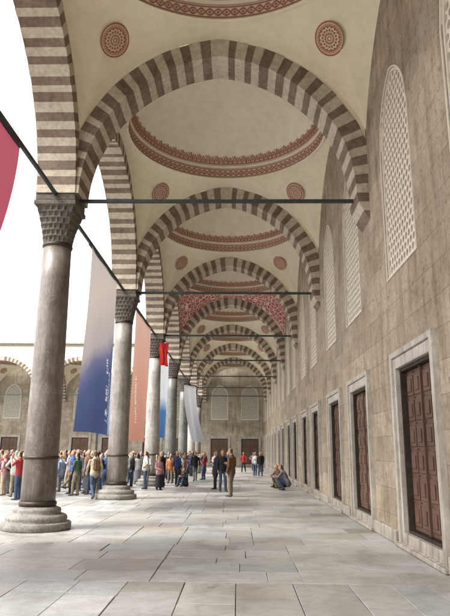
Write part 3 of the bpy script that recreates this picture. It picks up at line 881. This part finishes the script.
    for p in out.polygons:
        c_=np.bincount(tg[list(p.vertices)],minlength=6); mi.append(int(c_.argmax()))
    for _ in range(6): out.materials.append(None)
    out.polygons.foreach_set('material_index',np.array(mi,dtype=np.int32))
    out.polygons.foreach_set('use_smooth',np.ones(len(mi),dtype=bool)); out.update()
    return out
def stand(**k):
    J=dict(pelvis=(0,0,.95),chest=(0,0,1.26),neck=(0,-.01,1.455),head=(0,.015,1.595),
      shR=(.185,-.01,1.395),shL=(-.185,-.01,1.395),elR=(.235,-.03,1.11),elL=(-.235,-.03,1.11),wrR=(.235,.05,.87),wrL=(-.235,.05,.87),
      hipR=(.085,0,.90),hipL=(-.085,0,.90),knR=(.10,.02,.49),knL=(-.10,.02,.49),anR=(.11,-.01,.088),anL=(-.11,-.01,.088))
    J.update(k); return J
P={}
P['stand']=person_mesh('standing_figure',stand(anL=(-.13,.06,.088),knL=(-.11,.06,.49)),dict(jacket=.014))
P['armup']=person_mesh('photographing_figure',stand(elR=(.24,.16,1.22),wrR=(.10,.30,1.47),elL=(-.24,.16,1.22),wrL=(-.10,.30,1.47),pnR=(-1,0,0),pnL=(1,0,0)),dict(jacket=.006,sleeve=0))
P['walk']=person_mesh('walking_figure',stand(pelvis=(0,0,.93),hipR=(.085,0,.88),hipL=(-.085,0,.88),knR=(.09,.22,.52),anR=(.1,.30,.10),knL=(-.09,-.02,.48),anL=(-.1,-.32,.14),elR=(.24,-.14,1.13),wrR=(.23,-.14,.90),elL=(-.24,.10,1.12),wrL=(-.22,.25,.93),toeL=(-.05,1,-.35)),dict(jacket=.012))
P['bent']=person_mesh('phone_holding_figure',stand(elR=(.25,.0,1.12),wrR=(.12,.24,1.18),head=(0,.04,1.59),face=(0,1,-.4),anR=(.15,.1,.088),knR=(.12,.08,.49)),dict(jacket=.02,hem=.12))
P['hips']=person_mesh('hands_on_hips_figure',stand(elR=(.38,-.06,1.16),wrR=(.20,.06,1.03),elL=(-.38,-.06,1.16),wrL=(-.20,.06,1.03),hdR=(-.5,.6,-.5),hdL=(.5,.6,-.5),face=(.4,1,0)),dict(jacket=.008,sleeve=0,fat=1.1))
P['woman']=person_mesh('skirted_figure',stand(elR=(.22,.02,1.12),wrR=(.10,.20,1.05),shR=(.165,-.01,1.385),shL=(-.165,-.01,1.385)),dict(jacket=.02,skirt=.16,scarf=1,hem=.14))
P['longhair']=person_mesh('long_haired_figure',stand(shR=(.165,-.01,1.385),shL=(-.165,-.01,1.385),elL=(-.23,.05,1.12),wrL=(-.10,.2,1.15),anL=(-.08,.12,.088),knL=(-.09,.1,.49)),dict(jacket=.005,long=1,fat=.93))
P['crouch']=person_mesh('crouching_figure',dict(pelvis=(0,-.10,.34),chest=(0,.04,.62),neck=(0,.12,.79),head=(0,.17,.925),face=(.2,1,-.15),
   shR=(.18,.10,.74),shL=(-.18,.10,.74),elR=(.24,.27,.55),elL=(-.24,.27,.55),wrR=(.09,.44,.58),wrL=(-.09,.44,.56),
   hipR=(.09,-.1,.32),hipL=(-.09,-.1,.32),knR=(.17,.32,.50),knL=(-.17,.28,.46),anR=(.13,.10,.088),anL=(-.13,.06,.092)),dict(jacket=.012))
P['sitlow']=person_mesh('seated_on_ground_figure',dict(pelvis=(0,0,.14),chest=(0,.05,.45),neck=(0,.09,.64),head=(0,.13,.775),face=(.2,1,-.1),
   shR=(.18,.08,.58),shL=(-.18,.08,.58),elR=(.24,.24,.40),elL=(-.24,.24,.40),wrR=(.10,.42,.50),wrL=(-.10,.42,.48),
   hipR=(.09,.02,.13),hipL=(-.09,.02,.13),knR=(.13,.36,.50),knL=(-.13,.36,.48),anR=(.12,.50,.088),anL=(-.12,.48,.088)),dict(jacket=.012))
posetxt=dict(stand='standing',armup='raising a camera',walk='walking',bent='looking at a phone',hips='with hands on hips',woman='in headscarf',longhair='with long hair',crouch='crouching near the wall',sitlow='sitting knees up')
colors={'white':(.60,.59,.56),'black':(.02,.02,.022),'navy':(.025,.035,.09),'blue':(.06,.12,.28),'pale_blue':(.28,.38,.50),'red':(.36,.035,.035),'brown':(.16,.085,.045),'beige':(.45,.37,.27),'grey':(.2,.2,.21),'green':(.07,.12,.075),'pink':(.50,.27,.28),'orange':(.42,.16,.06),'denim':(.06,.085,.14),'dark':(.03,.03,.035),'khaki':(.25,.21,.14)}
cm={}
def cmat(n):
    if n not in cm: cm[n]=flat(n+'_cloth',colors[n],.85,.2,0,.3,7)
    return cm[n]
skins=[flat('skin_light',(.48,.29,.21),.6),flat('skin_tan',(.36,.20,.13),.6)]
hairs=[flat('hair_dark',(.02,.015,.012),.6),flat('hair_brown',(.08,.045,.025),.6),flat('hair_black',(.03,.02,.015),.6),flat('hair_grey',(.3,.29,.28),.7),flat('hair_blond',(.3,.2,.09),.6)]
shoe=flat('shoe_leather',(.04,.033,.03),.5); eye=flat('eye_dark',(.06,.03,.025),.4)
packm={}
def person(pose,x,y,rot,top,bot,scale=1.0,hair=None,pack=None,group='visitors in the courtyard'):
    o=bpy.data.objects.new('person',P[pose]); COL.objects.link(o)
    o.location=(x*U,y*U,0); o.rotation_euler=(0,0,math.radians(rot)); o.scale=(scale*R.uniform(.96,1.08),scale*R.uniform(.96,1.08),scale)
    h=hair if hair is not None else R.choice(hairs)
    if pose=='woman': h=cmat(R.choice(['white','pink','beige','black','pale_blue']))
    ms=[R.choice(skins),h,cmat(top),cmat(bot),shoe,eye]
    for i,mm in enumerate(ms):
        o.material_slots[i].link='OBJECT'; o.material_slots[i].material=mm
    tag(o,f'person in {top.replace("pale_blue","pale blue")} top and {bot} {"skirt" if pose=="woman" else "trousers"} {posetxt[pose]}','person',group)
    if pack:
        if 'm' not in packm:
            bm=bmesh.new(); bmesh.ops.create_cube(bm,size=1)
            for v in bm.verts: v.co=Vector((v.co.x*(.27 if v.co.z<0 else .22),v.co.y*(.16 if v.co.z<0 else .11),v.co.z*.42))
            bmesh.ops.bevel(bm,geom=bm.edges[:],offset=.04,segments=3,affect='EDGES')
            g_=bmesh.ops.create_cube(bm,size=1)['verts']
            for v in g_: v.co=Vector((v.co.x*.18,v.co.y*.06-.09,v.co.z*.18-.08))
            for sx in (-.1,.1):
                g_=bmesh.ops.create_cube(bm,size=1)['verts']
                for v in g_: v.co=Vector((v.co.x*.035+sx,v.co.y*.30+.13,v.co.z*.02+.19))
            me=bpy.data.meshes.new('backpack'); bm.to_mesh(me); bm.free(); me.materials.append(None); packm['m']=me
        b=bpy.data.objects.new('backpack',packm['m']); COL.objects.link(b); b.parent=o; b.location=(0,-.21,1.22)
        b.material_slots[0].link='OBJECT'; b.material_slots[0].material=cmat(pack)
    return o
G2='visitors under the portico'
person('bent',-.16,14.98,60,'brown','khaki',1.08,hairs[1],group=G2)
person('stand',-.42,16.9,200,'black','denim',1.05,hairs[0],'black',group=G2)
person('longhair',-.62,17.9,120,'navy','dark',1.02,group=G2)
person('crouch',1.33,17.7,80,'grey','denim',1.1,group=G2)
person('crouch',1.24,18.6,110,'brown','khaki',1.08,group=G2)
person('sitlow',1.42,19.4,130,'black','dark',1.08,group=G2)
person('hips',-2.62,17.6,100,'white','denim',1.0)
person('armup',-2.25,18.4,60,'black','dark',1.0)
person('stand',-1.95,19.9,-40,'navy','dark',1.0,group=G2)
person('sitlow',-1.62,19.2,150,'black','denim',1.0,group=G2)
person('walk',-1.55,22.5,10,'black','grey',1.0,group=G2)
person('longhair',-1.3,24,90,'red','denim',.97,group=G2)
person('woman',-1.0,27,160,'beige','black',.98,group=G2)
person('stand',-.5,30,180,'navy','denim',1.0,group=G2)
person('walk',.3,33,170,'red','dark',1.0,group=G2)
person('hips',.9,36,180,'grey','denim',1.0,group=G2)
person('stand',1.3,34,150,'black','dark',1.0,group=G2)
person('stand',1.0,28,190,'black','denim',1.0,group=G2)
person('longhair',.8,28.5,160,'white','denim',1.0,group=G2)
person('woman',-1.7,31,170,'navy','grey',1,group=G2)
person('walk',-3.22,13.9,30,'beige','denim',1.0,hairs[1],'brown')
person('longhair',-3.85,14.8,70,'green','khaki',.96)
person('stand',-4.15,15.5,110,'blue','dark',1.0,None,'grey')
person('armup',-4.75,13.4,80,'red','denim',.97)
person('hips',-5.15,14.3,40,'white','khaki',.98)
person('bent',-4.6,14.4,120,'navy','dark',.98)
pts=[(-3.22,13.9),(-3.85,14.8),(-4.15,15.5),(-4.75,13.4),(-5.15,14.3),(-4.6,14.4),(-4.25,18.38),(-3.64,18.72),(-2.62,17.6),(-2.25,18.4),(-1.95,19.9),(-1.62,19.2),(-1.55,22.5),(-1.3,24)]
pts+=[(XC,Yk(k)) for k in KS]
tops=['white','black','navy','blue','pale_blue','red','brown','beige','grey','green','pink','orange','white','black','navy','grey','white','pale_blue','black']
bots=['denim','dark','khaki','denim','dark','grey','beige']
def scatter(nmax,fn,grp,dmin=.09):
    cnt=0; tries=0
    while cnt<nmax and tries<20000:
        tries+=1
        x,y=fn()
        if any((x-a)**2+(y-b)**2<dmin for a,b in pts): continue
        if any((x-XC)**2+(y-Yk(k))**2<.36 for k in KS): continue
        pts.append((x,y)); cnt+=1
        pose=R.choice(['stand','armup','walk','bent','hips','woman','longhair','stand','bent'])
        person(pose,x,y,R.uniform(0,360) if R.random()<.4 else R.gauss(80,40),R.choice(tops),R.choice(bots),R.uniform(.86,1.03),None,R.choice([None,None,'black','red','grey']) if pose in('stand','hips') else None,group=grp)
def fan():
    y=14.6+(R.random()**1.1)*15; return -3.2-R.random()*(.39*y-3.2),y
def edge():
    y=R.uniform(17,35); return R.uniform(-3.4,-2.1+.02*(y-17)),y
scatter(200,fan,'visitors in the courtyard')
scatter(42,edge,'visitors in the courtyard',.16)

# ---------------------------------------------------------------- light and camera
w=bpy.data.worlds.new('World'); scene.world=w; w.use_nodes=True
nt=w.node_tree; bg=nt.nodes['Background']
sk=nt.nodes.new('ShaderNodeTexSky'); sk.sky_type='NISHITA'; sk.sun_disc=False
sk.sun_elevation=math.radians(52); sk.sun_rotation=math.radians(-115); sk.dust_density=4; sk.air_density=1.0
hs=nt.nodes.new('ShaderNodeHueSaturation'); hs.inputs['Saturation'].default_value=.08
nt.links.new(sk.outputs[0],hs.inputs['Color']); nt.links.new(hs.outputs[0],bg.inputs['Color'])
bg.inputs['Strength'].default_value=.55
sd=bpy.data.lights.new('sun','SUN'); sd.energy=2.6; sd.angle=math.radians(14); sd.color=(1,.94,.85)
so=bpy.data.objects.new('sun',sd); COL.objects.link(so)
az=math.radians(-115); el=math.radians(52)
dirv=Vector((math.sin(az)*math.cos(el),math.cos(az)*math.cos(el),math.sin(el)))
so.rotation_mode='QUATERNION'; so.rotation_quaternion=dirv.to_track_quat('Z','Y'); so.location=dirv*60
cd=bpy.data.cameras.new('camera'); cam=bpy.data.objects.new('camera',cd); COL.objects.link(cam)
cd.sensor_fit='VERTICAL'; cd.sensor_height=24; cd.lens=24*600/616; cd.clip_end=1500; cd.clip_start=.05
cam.matrix_world=Matrix.Translation((0,0,1.04*U))@Matrix.Rotation(math.radians(1.33),4,'Z')@Matrix.Rotation(math.radians(90+13.5),4,'X')@Matrix.Rotation(math.radians(.5),4,'Z')
scene.camera=cam
